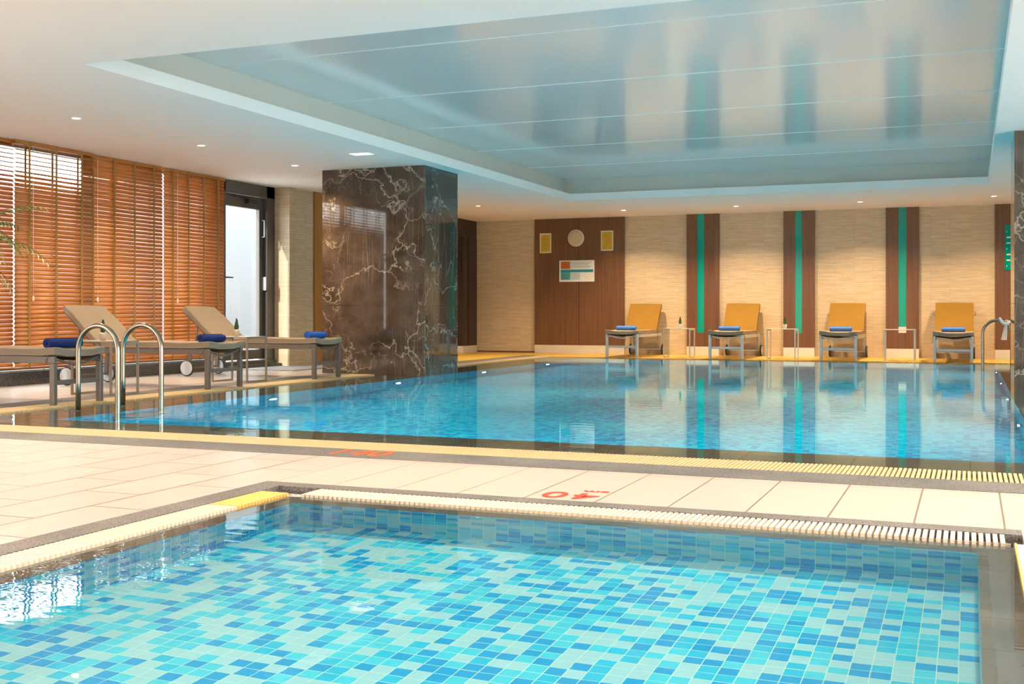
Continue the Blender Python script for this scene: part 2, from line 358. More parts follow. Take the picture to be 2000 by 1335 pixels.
def obj(name, bm, m, parent=None, smooth=False, loc=None, kind=None, label=None, cat=None, group=None, bev=0):
    me = bpy.data.meshes.new(name); bmesh.ops.recalc_face_normals(bm, faces=bm.faces[:]) if not smooth == 'keep' else None
    bm.to_mesh(me); bm.free()
    for mm in (m if isinstance(m, (list, tuple)) else [m]): me.materials.append(mm)
    o = bpy.data.objects.new(name, me); sc.collection.objects.link(o)
    if smooth is True:
        for p in me.polygons: p.use_smooth = True
    if parent: o.parent = parent
    if loc: o.location = loc
    if bev:
        md = o.modifiers.new('bevel', 'BEVEL'); md.width = bev; md.segments = 2; md.limit_method = 'ANGLE'
    if kind: o['kind'] = kind
    if label: o['label'] = label
    if cat: o['category'] = cat
    if group: o['group'] = group
    return o

def box_obj(name, dims, m, **k):
    bm = bmesh.new(); bx(bm, *dims); return obj(name, bm, m, **k)

def boxes(name, lst, m, **k):
    bm = bmesh.new()
    for d in lst: bx(bm, *d)
    return obj(name, bm, m, **k)

def each(name, lst, m, **k):
    for d in lst: box_obj(name, d, m, **k)

def thing(name, label, cat, loc=(0, 0, 0), rz=0, group=None):
    o = bpy.data.objects.new(name, None); sc.collection.objects.link(o); o.empty_display_size = 0.1
    o.location = loc; o.rotation_euler = (0, 0, rz); o['label'] = label; o['category'] = cat
    if group: o['group'] = group
    return o

def dup(root, loc, rz, label, group=None):
    r = root.copy(); sc.collection.objects.link(r); r.location = loc; r.rotation_euler = (0, 0, rz); r['label'] = label
    if group: r['group'] = group
    for ch in list(root.children):
        c = ch.copy(); sc.collection.objects.link(c); c.parent = r
        for g in list(ch.children):
            d = g.copy(); sc.collection.objects.link(d); d.parent = c
    return r

# ------------------------------------------------------------ the shell
# big pool: gutter outer rectangle and water rectangle
BX0, BX1, BY0, BY1 = -7.60, 1.55, 5.86, 20.25      # outer edge of grating
WX0, WX1, WY0, WY1 = -7.25, 1.20, 6.22, 19.90      # water
PX0, PX1, PY0, PY1 = -6.54, 0.38, 6.78, 19.35      # deep pool
# paddling pool
KX0, KX1, KY0, KY1 = -2.97, 0.14, 0.75, 4.48
KWX0, KWX1, KWY0, KWY1 = -2.81, 0.14, 0.9, 4.30
KPX0, KPX1, KPY0, KPY1 = -2.70, 0.025, 1.02, 4.18

fl = bmesh.new()
SX0, SX1, SY0, SY1 = -7.95, 1.9, 5.52, 20.25        # outer edge of granite strip
QX0, QX1, QY0, QY1 = -3.11, 0.14, 0.62, 4.59
FB = -0.25
for d in ((XL-0.3, SX0, YN, 16.0), (XL-0.3, SX0, 16.0, YB), (SX1, XR, YN, YB), (SX0, SX1, SY1, YB)):
    bx(fl, d[0], d[1], d[2], d[3], FB, 0)
for d in ((SX0, QX0, YN, SY0), (QX1+0.035, SX1, YN, SY0), (QX0, QX1+0.035, YN, QY0), (QX0, QX1+0.035, QY1, SY0)):
    bx(fl, d[0], d[1], d[2], d[3], FB, 0)
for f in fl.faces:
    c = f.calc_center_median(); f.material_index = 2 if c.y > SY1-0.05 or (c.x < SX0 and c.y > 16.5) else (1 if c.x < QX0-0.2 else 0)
obj('floor', fl, [M['floor_tile'], M['deck_tile'], M['deck_tile_warm']], kind='structure')

def strip(name, lst, m, kind='structure', **k): return boxes(name, lst, m, kind=kind, **k)
strip('trim_1', [(SX0, SX1, SY0, BY0-0.004, FB, 0.002), (SX0, BX0-0.004, BY0, SY1, FB, 0.002), (BX1+0.004, SX1, BY0, SY1, FB, 0.002)], M['granite'])
strip('trim_2', [(QX0, KX0-0.004, QY0, QY1, FB, 0.002), (KX0-0.004, 0.175, KY1+0.004, QY1, FB, 0.002), (KX0-0.004, 0.175, QY0, KY0-0.004, FB, 0.002)], M['granite'])
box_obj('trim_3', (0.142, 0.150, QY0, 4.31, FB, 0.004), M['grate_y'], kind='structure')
box_obj('trim_5', (0.150, 0.175, QY0, 4.31, FB, 0.0), M['white_p'], kind='structure')
box_obj('trim_6', (0.142, 0.175, 4.31, 4.484, FB, -0.03), M['gutter'], kind='structure')

# pool basins, each one thing
def basin(name, P, Wt, B, depth, k, label, cat, ledge_z):
    t = thing(name, label, cat, ((P[0]+P[1])/2, (P[2]+P[3])/2, -depth))
    inv = Matrix.Translation(-t.location)
    def part(n, bm, m):
        bmesh.ops.transform(bm, matrix=inv, verts=bm.verts[:]); return obj(n, bm, m, parent=t)
    bm = bmesh.new(); bx(bm, P[0]-0.1, P[1]+0.1, P[2]-0.1, P[3]+0.1, -depth-0.1, -depth); part('pool_floor', bm, M[k+'_xy'])
    for d, mm in (((P[0]-0.1, P[0], P[2], P[3]), k+'_yz'), ((P[1], P[1]+0.1, P[2], P[3]), k+'_yz'), ((P[0]-0.1, P[1]+0.1, P[3], P[3]+0.1), k+'_xz'), ((P[0]-0.1, P[1]+0.1, P[2]-0.1, P[2]), k+'_xz')):
        bm = bmesh.new(); bx(bm, d[0], d[1], d[2], d[3], -depth, ledge_z-0.012); part('pool_wall', bm, M[mm])
    bm = bmesh.new(); z0 = ledge_z-0.012
    for d in ((Wt[0], P[0], Wt[2], Wt[3]), (P[1], Wt[1], Wt[2], Wt[3]), (P[0], P[1], P[3], Wt[3]), (P[0], P[1], Wt[2], P[2])):
        bx(bm, *d, z0, ledge_z)
    part('tiled_ledge', bm, M['ledge_k' if k == 'k' else 'ledge'])
    bm = bmesh.new()
    bx(bm, B[0], Wt[0]-0.001, B[2], B[3], -0.12, -0.10)
    if B[1] > Wt[1]+0.02: bx(bm, Wt[1]+0.001, B[1], B[2], B[3], -0.12, -0.10)
    bx(bm, B[0], B[1], Wt[3]+0.001, B[3], -0.12, -0.099); bx(bm, B[0], B[1], B[2], Wt[2]-0.001, -0.12, -0.099)
    # thin lip holding the water back
    part('gutter', bm, M['gutter'])
    bm = bmesh.new(); e = 0.006
    bx(bm, Wt[0]-e, Wt[0], Wt[2]-e, Wt[3]+e, -0.10, -0.012); bx(bm, Wt[1], Wt[1]+0.001, Wt[2]-e, Wt[3]+e, -0.10, -0.012)
    bx(bm, Wt[0], Wt[1], Wt[3], Wt[3]+e, -0.10, -0.012); bx(bm, Wt[0], Wt[1], Wt[2]-e, Wt[2], -0.10, -0.012)
    part('overflow_lip', bm, M['ledge'])
    return t
bp_ = basin('swimming_pool', (PX0, PX1, PY0, PY1), (WX0, WX1, WY0, WY1), (BX0, BX1, BY0, BY1), 1.40, 'b', 'large blue tiled overflow swimming pool in front of the back wall loungers', 'pool', -0.035)
kp_ = basin('paddling_pool', (KPX0, KPX1, KPY0, KPY1), (KWX0, KWX1, KWY0, KWY1), (KX0, KX1, KY0, KY1), 0.46, 'k', 'shallow paddling pool lined with turquoise and white mosaic, nearest the camera', 'pool', -0.016)

def sheet(name, x0, x1, y0, y1, z, m, **k):
    bm = bmesh.new(); vs = [bm.verts.new(p) for p in ((x0, y0, z), (x1, y0, z), (x1, y1, z), (x0, y1, z))]; bm.faces.new(vs)
    return obj(name, bm, m, smooth='keep', **k)
wb = sheet('pool_water', WX0, WX1, WY0, WY1, -0.012, M['water_b'], label='still blue water filling the large swimming pool, mirroring the back wall', cat='water')
wk = sheet('pool_water', KWX0, KWX1, KWY0, KWY1, -0.010, M['water_k'], label='clear water over turquoise mosaic in the small paddling pool', cat='water')
for w in (wb, wk):
    w.cycles.is_caustics_caster = True
    w.data.polygons[0].use_smooth = True
for t in (bp_, kp_):
    for c in t.children: c.cycles.is_caustics_receiver = True

# overflow gratings: bars across the channel plus two runners
def grating(x0, x1, y0, y1, along, m, label, pitch=0.0235, group=None):
    bm = bmesh.new(); z0, z1 = -0.028, 0.001
    if along == 'x':
        n = int((x1-x0)/pitch)
        for i in range(n): bx(bm, x0+i*pitch, x0+i*pitch+pitch*0.64, y0+0.003, y1-0.003, z0, z1)
        for yy in (y0+0.25*(y1-y0), y0+0.75*(y1-y0)): bx(bm, x0, x1, yy-0.004, yy+0.004, z0-0.012, z0+0.004)
    else:
        n = int((y1-y0)/pitch)
        for i in range(n): bx(bm, x0+0.003, x1-0.003, y0+i*pitch, y0+i*pitch+pitch*0.64, z0, z1)
        for xx in (x0+0.25*(x1-x0), x0+0.75*(x1-x0)): bx(bm, xx-0.004, xx+0.004, y0, y1, z0-0.012, z0+0.004)
    return obj('overflow_grating', bm, m, label=label, cat='grating', group=group)
grating(WX0, WX1, BY0, WY0-0.006, 'x', M['grate_warm'], 'ivory slatted overflow grating along the near edge of the large pool')
grating(BX0, WX0-0.006, BY0, 13.19, 'y', M['grate_warm'], 'overflow grating along the left side of the large pool, under the lounger feet')
grating(BX0, WX0-0.006, 14.23, BY1, 'y', M['grate_warm'], 'overflow grating at the left side of the large pool, beyond the marble pillar')
grating(WX0, WX1, WY1+0.006, BY1, 'x', M['grate_y'], 'overflow grating along the far edge of the large pool before the back wall')  # amber colour here carries the yellow light along the far edge
grating(WX1+0.006, BX1, BY0, 13.04, 'y', M['grate'], 'overflow grating along the right side of the large pool, in front of the right pillar')
grating(WX1+0.006, BX1, 14.21, BY1, 'y', M['grate'], 'overflow grating along the right side of the large pool, behind the right pillar')
grating(-2.745, 0.135, KWY1+0.006, KY1, 'x', M['grate'], 'ivory slatted overflow grating along the far edge of the paddling pool')
grating(KX0, KWX0-0.006, KY0+0.12, 3.95, 'y', M['grate'], 'white overflow grating along the left edge of the paddling pool')
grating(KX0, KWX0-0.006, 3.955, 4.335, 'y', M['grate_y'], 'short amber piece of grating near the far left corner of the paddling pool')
bm = bmesh.new(); bx(bm, KX0+0.004, -2.75, KWY1+0.008, KY1-0.003, -0.095, -0.03)
bx(bm, KX0+0.004, KWX0-0.008, 4.337, KWY1+0.008, -0.095, -0.03)
obj('gutter_corner', bm, M['pebble'], label='open grey pebbly gutter corner between the two gratings of the paddling pool', cat='gutter')

# ceiling: soffit with a coffer
CX0, CX1, CY0, CY1 = -6.33, 0.245, 6.87, 18.33
boxes('ceiling', [(XL-0.3, CX0, YN, YB+0.2, H, H+0.12), (CX1, XR+0.3, YN, YB+0.2, H, H+0.12), (CX0, CX1, YN, CY0, H, H+0.12), (CX0, CX1, CY1, YB+0.2, H, H+0.12)], M['plaster'], kind='structure')
S = 0.16
boxes('trim_7', [(CX0-S-0.05, CX0-S, CY0-S, CY1+S, H+0.12, 3.12), (CX1+S, CX1+S+0.05, CY0-S, CY1+S, H+0.12, 3.12), (CX0-S, CX1+S, CY0-S-0.05, CY0-S, H+0.12, 3.12), (CX0-S, CX1+S, CY1+S, CY1+S+0.05, H+0.12, 3.12)], M['beige_paint'], kind='structure')
box_obj('ceiling_coffer', (CX0-S, CX1+S, CY0-S, CY1+S, 3.10, 3.16), M['stretch'], kind='structure')
boxes('trim_8', [(CX0-S, CX1+S, y-0.006, y+0.006, 3.096, 3.1) for y in (8.735, 10.735, 12.72, 14.75, 16.75)], M['white_p'], kind='structure')

# left wall: kerb, blinds, glazing, glass door, stone cladding, doorway
boxes('wall_left', [(XL-0.3, XL-0.2, 14.76, YB, 0, H), (XL-0.3, XL-0.05, YN, -6.6, 0, H)], M['plaster'], kind='structure')
boxes('baseboard_left', [(XL-0.2, XL+0.06, -6.6, 13.42, 0, 0.15)], M['black_stone'], kind='structure')
box_obj('trim_9', (XL-0.22, XL+0.02, -6.6, 13.42, 0.15, 0.165), M['alu_l'], kind='structure')
panes = [(-6.6+i*2.0, -6.6+(i+1)*2.0) for i in range(10)]
for i, (a, b) in enumerate(panes):
    f = boxes('window_%d' % (i+1), [(XL-0.16, XL-0.10, a, a+0.03, 0.165, H), (XL-0.16, XL-0.10, b-0.03, b, 0.165, H), (XL-0.16, XL-0.10, a, b, 0.165, 0.20), (XL-0.16, XL-0.10, a, b, H-0.05, H)], M['alu'], kind='structure')
    box_obj('pane', (XL-0.135, XL-0.127, a+0.03, b-0.03, 0.20, H-0.05), M['glass'], parent=f)

# stone return and clad wall
box_obj('wall_return', (XL-0.25, XT-0.001, 14.75, 14.90, 0, H), M['stone'], kind='structure')
box_obj('wall_cladding', (XL-0.2, XT, 14.901, 15.42, 0, H), M['stone_side'], kind='structure')
t = thing('wood_panel', 'golden brown full height wood panel between the pale stone wall and the left pillar', 'panel', (XT, 15.43, 0))
box_obj('panel', (-0.2, 0.03, 0, 0.55, 0, H), M['wood_gold'], parent=t, bev=0.004)
box_obj('wall_cladding', (XL-0.2, XT, 15.99, 18.5, 0, H), M['stone_side'], kind='structure')

# glass door in the left wall
D0, D1 = 13.44, 14.74
dr = boxes('door_1', [(XL-0.14, XL+0.02, D0, D0+0.07, 0.10, H), (XL-0.14, XL+0.02, D1-0.20, D1, 0.10, H), (XL-0.14, XL+0.02, D0, D1, 2.55, H)], M['alu'], kind='structure')
boxes('door_leaf', [(XL-0.10, XL-0.04, D0+0.08, D0+0.13, 0.12, 2.54), (XL-0.10, XL-0.04, D1-0.32, D1-0.21, 0.12, 2.54), (XL-0.10, XL-0.04, D0+0.13, D1-0.32, 2.36, 2.54), (XL-0.10, XL-0.04, D0+0.13, D1-0.32, 0.12, 0.26)], M['alu'], parent=dr)
box_obj('pane', (XL-0.075, XL-0.067, D0+0.13, D1-0.32, 0.26, 2.36), M['glass'], parent=dr)
boxes('door_closer', [(XL-0.04, XL+0.03, D0+0.62, D0+0.84, 2.42, 2.49), (XL-0.01, XL+0.01, D0+0.3, D0+0.75, 2.51, 2.53)], M['black'], parent=dr)
bm = bmesh.new(); tube(bm, [(XL-0.02, D1-0.27, 1.95), (XL+0.02, D1-0.27, 1.95), (XL+0.02, D1-0.27, 2.2), (XL-0.02, D1-0.27, 2.2)], 0.012, 8)
bm2 = bmesh.new(); bx(bm, XL-0.04, XL+0.03, D1-0.25, D1-0.22, 1.15, 1.35)
bm2.free()
obj('hinge', bm, M['alu_l'], parent=dr)
bm = bmesh.new(); tube(bm, [(XL-0.04, D0+0.11, 1.32), (XL+0.02, D0+0.11, 1.32), (XL+0.02, D0+0.24, 1.32)], 0.012, 8)
obj('door_handle', bm, M['black'], parent=dr)
boxes('trim_10', [(XL-0.2, XL+0.05, D0-0.02, D1, 0, 0.10), (XL-0.2, XL+0.14, D0-0.02, D1+0.0, 0, 0.05)], M['black_stone'], kind='structure')
box_obj('doormat', (XL+0.2, XL+1.15, 13.5, 14.6, 0.0, 0.012), M['mat'], label='thin grey doormat on the deck inside the glass door', cat='mat', bev=0.003)

# doorway near the back of the left wall
t = thing('entrance_door_frame', 'dark brown door frame and lintel behind the left pillar, in the corner by the back wall', 'door frame', (XT, 21.0, 0))
box_obj('lintel', (-0.25, 0.03, -2.5, 0.74, 2.36, H), M['wood_dark'], parent=t)
boxes('jamb', [(-0.25, 0.02, -2.5, -2.3, 0.0, 2.36), (-0.28, 0.03, 0.05, 0.30, 0.14, 2.36), (-0.12, 0.035, 0.32, 0.74, 0.14, 2.36)], M['wood_dark'], parent=t)
box_obj('kick_plate', (-0.25, 0.032, 0.05, 0.74, 0.0, 0.14), M['steel_plate'], parent=t)
boxes('wall_entry', [(-11.5, -11.4, 17.8, 24, 0, H), (-11.4, XT-0.26, 23.9, 24, 0, H), (-11.4, XL-0.3, 17.8, 17.9, 0, H)], M['stone'], kind='structure')
box_obj('floor_entry', (-11.5, XL-0.3, 17.8, 24, -0.2, 0), M['floor_tile'], kind='structure')
box_obj('ceiling_entry', (-11.5, XL-0.3, 17.8, 24, H, H+0.1), M['plaster'], kind='structure')
area_light('added_entry_light', (-10.7, 21.6, H-0.02), (0, 0, 0), 0.6, 0.8, 45, (1, 0.95, 0.85))  # unseen ceiling light, added to brighten the entry room
t = thing('wall_picture', 'yellow and green picture glimpsed through the entrance beside the left pillar', 'picture', (-10.75, 23.88, 0))
box_obj('canvas', (-0.5, 0.5, -0.03, 0.0, 0.5, 2.1), M['leaf'], parent=t)
for i, (a, b, mm) in enumerate(((0.72, 1.0, 'leaf'), (1.0, 1.5, 'brass'), (1.5, 1.8, 'leaf'), (1.8, 2.08, 'frame_c'))):
    box_obj('painted_band', (-0.49, 0.49, -0.035, -0.031, a, b), M[mm], parent=t)

# back wall
boxes('wall_back', [(XL-0.3, XR+0.2, YB, YB+0.2, 0, H)], M['stone'], kind='structure')
boxes('baseboard_back', [(XT+0.05, -8.28, YB-0.012, YB, 0, 0.03)], M['wood'], kind='structure')
boxes('wall_near', [(XL-0.3, XR+0.2, YN-0.2, YN, 0, H)], M['plaster'], kind='structure')
boxes('wall_right', [(XR, XR+0.2, 12.1, YB, 0, H), (XR, XR+0.2, YN, -6.1, 0, H), (XR, XR+0.2, -6.1, 12.1, 0, 0.15)], M['stone_side'], kind='structure')
for i in range(9):  # unseen right-hand windows, added to balance the daylight in the room
    a, b = -6.1+i*2.02, -6.1+(i+1)*2.02
    f = boxes('window_%d' % (i+11), [(XR+0.10, XR+0.16, a, a+0.04, 0.15, H), (XR+0.10, XR+0.16, b-0.04, b, 0.15, H), (XR+0.10, XR+0.16, a, b, 0.15, 0.2), (XR+0.10, XR+0.16, a, b, H-0.05, H)], M['alu'], kind='structure')
    box_obj('pane', (XR+0.127, XR+0.135, a+0.04, b-0.04, 0.2, H-0.05), M['glass'], parent=f)

# outside
box_obj('ground', (-60, XL-0.3, -40, 60, -0.25, -0.05), M['paving'], kind='structure')
box_obj('ground', (XR+0.2, 50, -40, 60, -0.25, -0.05), M['paving'], kind='structure')
bm = bmesh.new()
for a in (0,): bx(bm, -14.7, -14.5, 17.0, 24.5, -0.05, 4.0)
t = obj('courtyard_wall', bm, M['ext'], label='pale rendered courtyard wall outside the glass door', cat='wall')

# ------------------------------------------------------------ back wall furniture
def wall_panel(x0, x1, label, teal=None, tz=0.43, two=False, cap=False):
    t = thing('wood_wall_panel', label, 'wall panel', ((x0+x1)/2, YB, 0), group='wood panels along the back wall'); w = (x1-x0)/2
    if two:
        box_obj('board', (-w, -0.004, -0.06, 0, 0.165, H), M['wood'], parent=t, bev=0.003)
        box_obj('board', (0.004, w, -0.06, 0, 0.165, H), M['wood'], parent=t, bev=0.003)
    elif teal:
        a, b = teal[0]-(x0+x1)/2, teal[1]-(x0+x1)/2
        boxes('board', [(-w, a, -0.06, 0, 0.165, H), (b, w, -0.06, 0, 0.165, H), (a, b, -0.06, 0, 0.165, tz)], M['wood'], parent=t, bev=0.003)
        box_obj('glass_strip', (a, b, -0.045, 0, tz, H), M['teal'], parent=t)['label'] = 'teal glass strip'
        if cap: box_obj('metal_cap', (a, b, -0.063, -0.046, tz-0.09, tz+0.02), M['steel_plate'], parent=t)
    else: box_obj('board', (-w, w, -0.06, 0, 0.165, H), M['wood'], parent=t, bev=0.003)
    box_obj('kick_plate', (-w+0.002, w-0.002, -0.066, 0, 0.0, 0.163), M['steel_plate'], parent=t)['label'] = 'bright steel kick plate'
    return t
wall_panel(-8.256, -6.356, 'wide two-leaf brown wood panel carrying the notice board and round disc', two=True)
wall_panel(-5.10, -4.47, 'brown wood panel with teal strip between the first and second back loungers', (-4.895, -4.757))
wall_panel(-3.257, -2.685, 'brown wood panel with teal strip between the second and third back loungers', (-3.043, -2.912))
wall_panel(-1.425, -0.855, 'brown wood panel with teal strip and small steel cap, left of the rightmost lounger', (-1.205, -1.072), tz=0.54, cap=True)
wall_panel(0.401, 1.0, 'brown wood panel beside the right pillar, behind the single handrail')

# notices on the wide panel
yf = YB-0.06
def notice(x0, x1, z0, z1, label):
    t = thing('framed_plaque', label, 'plaque', ((x0+x1)/2, yf, z0), group='framed plaques on the wood panel'); w = (x1-x0)/2; h = z1-z0
    boxes('frame', [(-w, w, -0.02, 0, 0, 0.025), (-w, w, -0.02, 0, h-0.025, h), (-w, -w+0.02, -0.02, 0, 0.025, h-0.025), (w-0.02, w, -0.02, 0, 0.025, h-0.025)], M['frame_c'], parent=t)
    box_obj('gold_sheet', (-w+0.02, w-0.02, -0.012, 0, 0.025, h-0.025), M['brass'], parent=t)
    bm = bmesh.new()
    for k in range(9):
        zz = h-0.07-k*0.032; ww = (w-0.04)*random.uniform(0.6, 1)
        bx(bm, -ww, ww, -0.0135, -0.012, zz, zz+0.006)
    obj('faint_text_lines', bm, plain('ochre_ink', (0.40, 0.24, 0.02), 0.6), parent=t)
notice(-8.133, -7.889, 2.03, 2.43, 'gold plaque in a cream frame, to the left of the round disc')
notice(-6.833, -6.578, 2.05, 2.45, 'gold plaque in a cream frame, to the right of the round disc')
t = thing('round_wall_disc', 'round cream disc on the wood panel above the coloured notice board', 'wall disc', (-7.355, yf, 2.317))
bm = bmesh.new(); lathe(bm, [(0.168, 0), (0.172, 0.03), (0.165, 0.045), (0.15, 0.048)], 40, Matrix.Rotation(PI/2, 4, 'X')); obj('rim', bm, M['frame_c'], parent=t)
bm = bmesh.new(); lathe(bm, [(0.15, 0.0481), (0.148, 0.054), (0.10, 0.058)], 40, Matrix.Rotation(PI/2, 4, 'X')); obj('face', bm, M['cream'], parent=t)
# board
t = thing('notice_board', 'white, orange and blue printed notice board hanging from a cord under the disc', 'notice board', (-7.342, yf, 1.44)); w, h = 0.37, 0.43
box_obj('backing', (-w, w, -0.02, 0, 0, h), M['white_p'], parent=t)
wp = plain('orange_print', (0.62, 0.16, 0.02), 0.5); tp = plain('teal_print', (0.01, 0.25, 0.34), 0.5); tl = plain('pale_teal_print', (0.05, 0.42, 0.45), 0.5)
gp = plain('grey_print', (0.30, 0.36, 0.36), 0.6); pk = plain('pale_pink_print', (0.82, 0.62, 0.5), 0.6)
box_obj('orange_block', (-w+0.03, -w+0.235, -0.022, -0.02, h-0.17, h-0.02), wp, parent=t)
box_obj('header_band', (-w+0.03, w-0.02, -0.022, -0.02, h-0.24, h-0.185), tp, parent=t)
box_obj('teal_block', (-w+0.03, -w+0.235, -0.022, -0.02, 0.04, h-0.24), tl, parent=t)
each('printed_line', [(-w+0.25, w-0.05-0.03*(k % 3), -0.0215, -0.02, h-0.045-k*0.026, h-0.036-k*0.026) for k in range(5)] + [(-w+0.24, -w+0.44, -0.0215, -0.02, 0.045+k*0.02, 0.054+k*0.02) for k in range(7)], gp, parent=t)
each('printed_line', [(-w+0.05, -w+0.19+0.02*(k % 3), -0.0235, -0.022, h-0.05-k*0.035, h-0.04-k*0.035) for k in range(4)] + [(-w+0.05, -w+0.2, -0.0235, -0.022, 0.055+k*0.03, 0.064+k*0.03) for k in range(4)], plain('dark_print', (0.12, 0.08, 0.08), 0.6), parent=t)
each('printed_mark', [(w-0.2+0.045*i, w-0.18+0.045*i, -0.0215, -0.02, 0.05+0.03*j, 0.066+0.03*j) for i in range(4) for j in range(5) if (i+j) % 3], pk, parent=t)
bm = bmesh.new(); tube(bm, [(-0.06, -0.012, h), (0, -0.012, h+0.09), (0.06, -0.012, h)], 0.004, 6); tube(bm, [(0, -0.012, h+0.09), (0, -0.012, h+0.30)], 0.003, 6)
obj('cord', bm, M['cord'], parent=t)
# narrow teal board on the right-hand panel
t = thing('teal_board', 'teal board with white marks on the wood panel next to the right pillar', 'board', (0.75, yf, 1.56))
box_obj('board', (-0.19, 0.19, -0.02, 0, 0, 0.79), M['teal'], parent=t)
each('printed_mark', [(-0.16, -0.15+0.05*(k % 3), -0.021, -0.02, 0.06+0.1*k, 0.085+0.1*k) for k in range(7)], M['white_p'], parent=t)

# ------------------------------------------------------------ pillars
def pillar(x0, x1, y0, y1, label):
    t = thing('marble_pillar', label, 'pillar', ((x0+x1)/2, (y0+y1)/2, 0)); a, b = (x1-x0)/2, (y1-y0)/2; T = 0.03; g = 0.002; zb = -0.034
    box_obj('core', (-a+T, a-T, -b+T, b-T, zb, H), M['gutter'], parent=t)
    for z0, z1 in ((zb, 0.905), (0.909, H)):
        for (u0, u1) in ((-a, a),):
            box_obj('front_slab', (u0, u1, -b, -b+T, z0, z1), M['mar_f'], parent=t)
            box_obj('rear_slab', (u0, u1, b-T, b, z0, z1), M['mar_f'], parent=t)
    for z0, z1 in ((zb, 0.905), (0.909, 2.10), (2.104, H)):
        for s in (-1, 1):
            xx = sorted((s*a, s*(a-T)))
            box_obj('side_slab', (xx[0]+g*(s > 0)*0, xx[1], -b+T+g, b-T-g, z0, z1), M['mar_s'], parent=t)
    return t
pillar(-8.075, -6.545, 13.2, 14.22, 'wide square pillar clad in polished brown marble, standing in the left edge of the pool')
pillar(0.43, 1.95, 13.05, 14.2, 'brown marble pillar at the right edge, partly cut off')

# ------------------------------------------------------------ blinds
def blind(y0, y1, label, nopen=0, tapes=4, x=XL+0.05, zb=0.19, tilt=64, drop=None, ztop=H-0.005):
    t = thing('venetian_blind', label, 'blind', (x, (y0+y1)/2, zb), group='wooden venetian blinds on the left glazing'); w = (y1-y0)/2; h = ztop-zb
    pitch = 0.0485; n = int((h-0.085)/pitch)+1
    bm = bmesh.new(); sw = 0.0285
    for i in range(n):
        zc = h-0.052-(n-1-i)*pitch+random.uniform(-0.001, 0.001); fromtop = n-1-i
        ti = math.radians(tilt+random.uniform(-2.5, 2.5))
        if fromtop < nopen: ti = math.radians(20+random.uniform(-3, 3))
        elif fromtop < nopen+4 and nopen: ti = math.radians(20+(tilt-20)*(fromtop-nopen+1)/5)
        rows = []
        for s in (-1, -0.5, 0, 0.5, 1):
            dx = s*sw*math.cos(ti) + 0.011*(1-s*s); dz = -s*sw*math.sin(ti) + 0.005*(1-s*s)
            rows.append((dx, dz))
        vs = []
        for k, (dx, dz) in enumerate(rows):
            for yy in (-w, w):
                vs.append((bm.verts.new((dx, yy, zc+dz)), bm.verts.new((dx+0.0012, yy, zc+dz-0.0026))))
        def q(a, b, c, d, sm=False): bm.faces.new((a, b, c, d)).smooth = sm
        for k in (0, 1, 2, 3):
            a, b, c, d = vs[2*k], vs[2*k+1], vs[2*k+3], vs[2*k+2]
            q(a[0], b[0], c[0], d[0], True); q(a[1], d[1], c[1], b[1], True)
            q(a[0], d[0], d[1], a[1]); q(b[0], b[1], c[1], c[0])
        q(vs[0][0], vs[0][1], vs[1][1], vs[1][0]); q(vs[8][0], vs[9][0], vs[9][1], vs[8][1])
    obj('slats', bm, M['slat'], parent=t)
    box_obj('bottom_rail', (-0.025, 0.025, -w, w, 0, 0.018), M['slat'], parent=t)
    box_obj('head_rail', (-0.028, 0.028, -w, w, h-0.04, h), M['slat'], parent=t)
    for k in range(tapes):
        yy = -w + 2*w*(k+0.5)/tapes
        bm = bmesh.new(); bx(bm, 0.029, 0.031, yy-0.015, yy+0.015, 0, h); bx(bm, -0.031, -0.029, yy-0.015, yy+0.015, 0, h)
        obj('ladder_tape', bm, M['tape'], parent=t)
    bm = bmesh.new(); yy = -w+0.24; tube(bm, [(0.045, yy, h-0.05), (0.045, yy, h*0.32)], 0.0035, 6)
    lathe_b = bmesh.new(); lathe(lathe_b, [(0.004, 0), (0.010, -0.01), (0.012, -0.05), (0.006, -0.06)], 10, Matrix.Translation((0.045, yy, h*0.32))); join(bm, lathe_b)
    obj('pull_cord', bm, M['frame_c'], parent=t)
    return t
blind(4.6, 6.28, 'added unseen wooden blind beside the first unblinded panes, keeping sun off the deck', tapes=4)  # extra blind out of view, added to keep sun patches off the foreground
blind(6.30, 8.185, 'wooden venetian blind hanging nearest the camera, beyond the left edge of the picture', tapes=4)
blind(8.24, 9.585, 'wooden blind at the far left edge with its top slats open to bright daylight', nopen=6, tapes=3)
blind(9.535, 10.74, 'wooden blind with open bright top slats and paired ladder tapes, second from the left', nopen=6, tapes=3, x=XL+0.118)
blind(10.62, 12.085, 'orange-brown wooden blind hanging behind the middle left lounger, fully closed', tapes=4)
blind(12.115, 13.42, 'orange-brown wooden blind hanging directly beside the glass door', tapes=4)

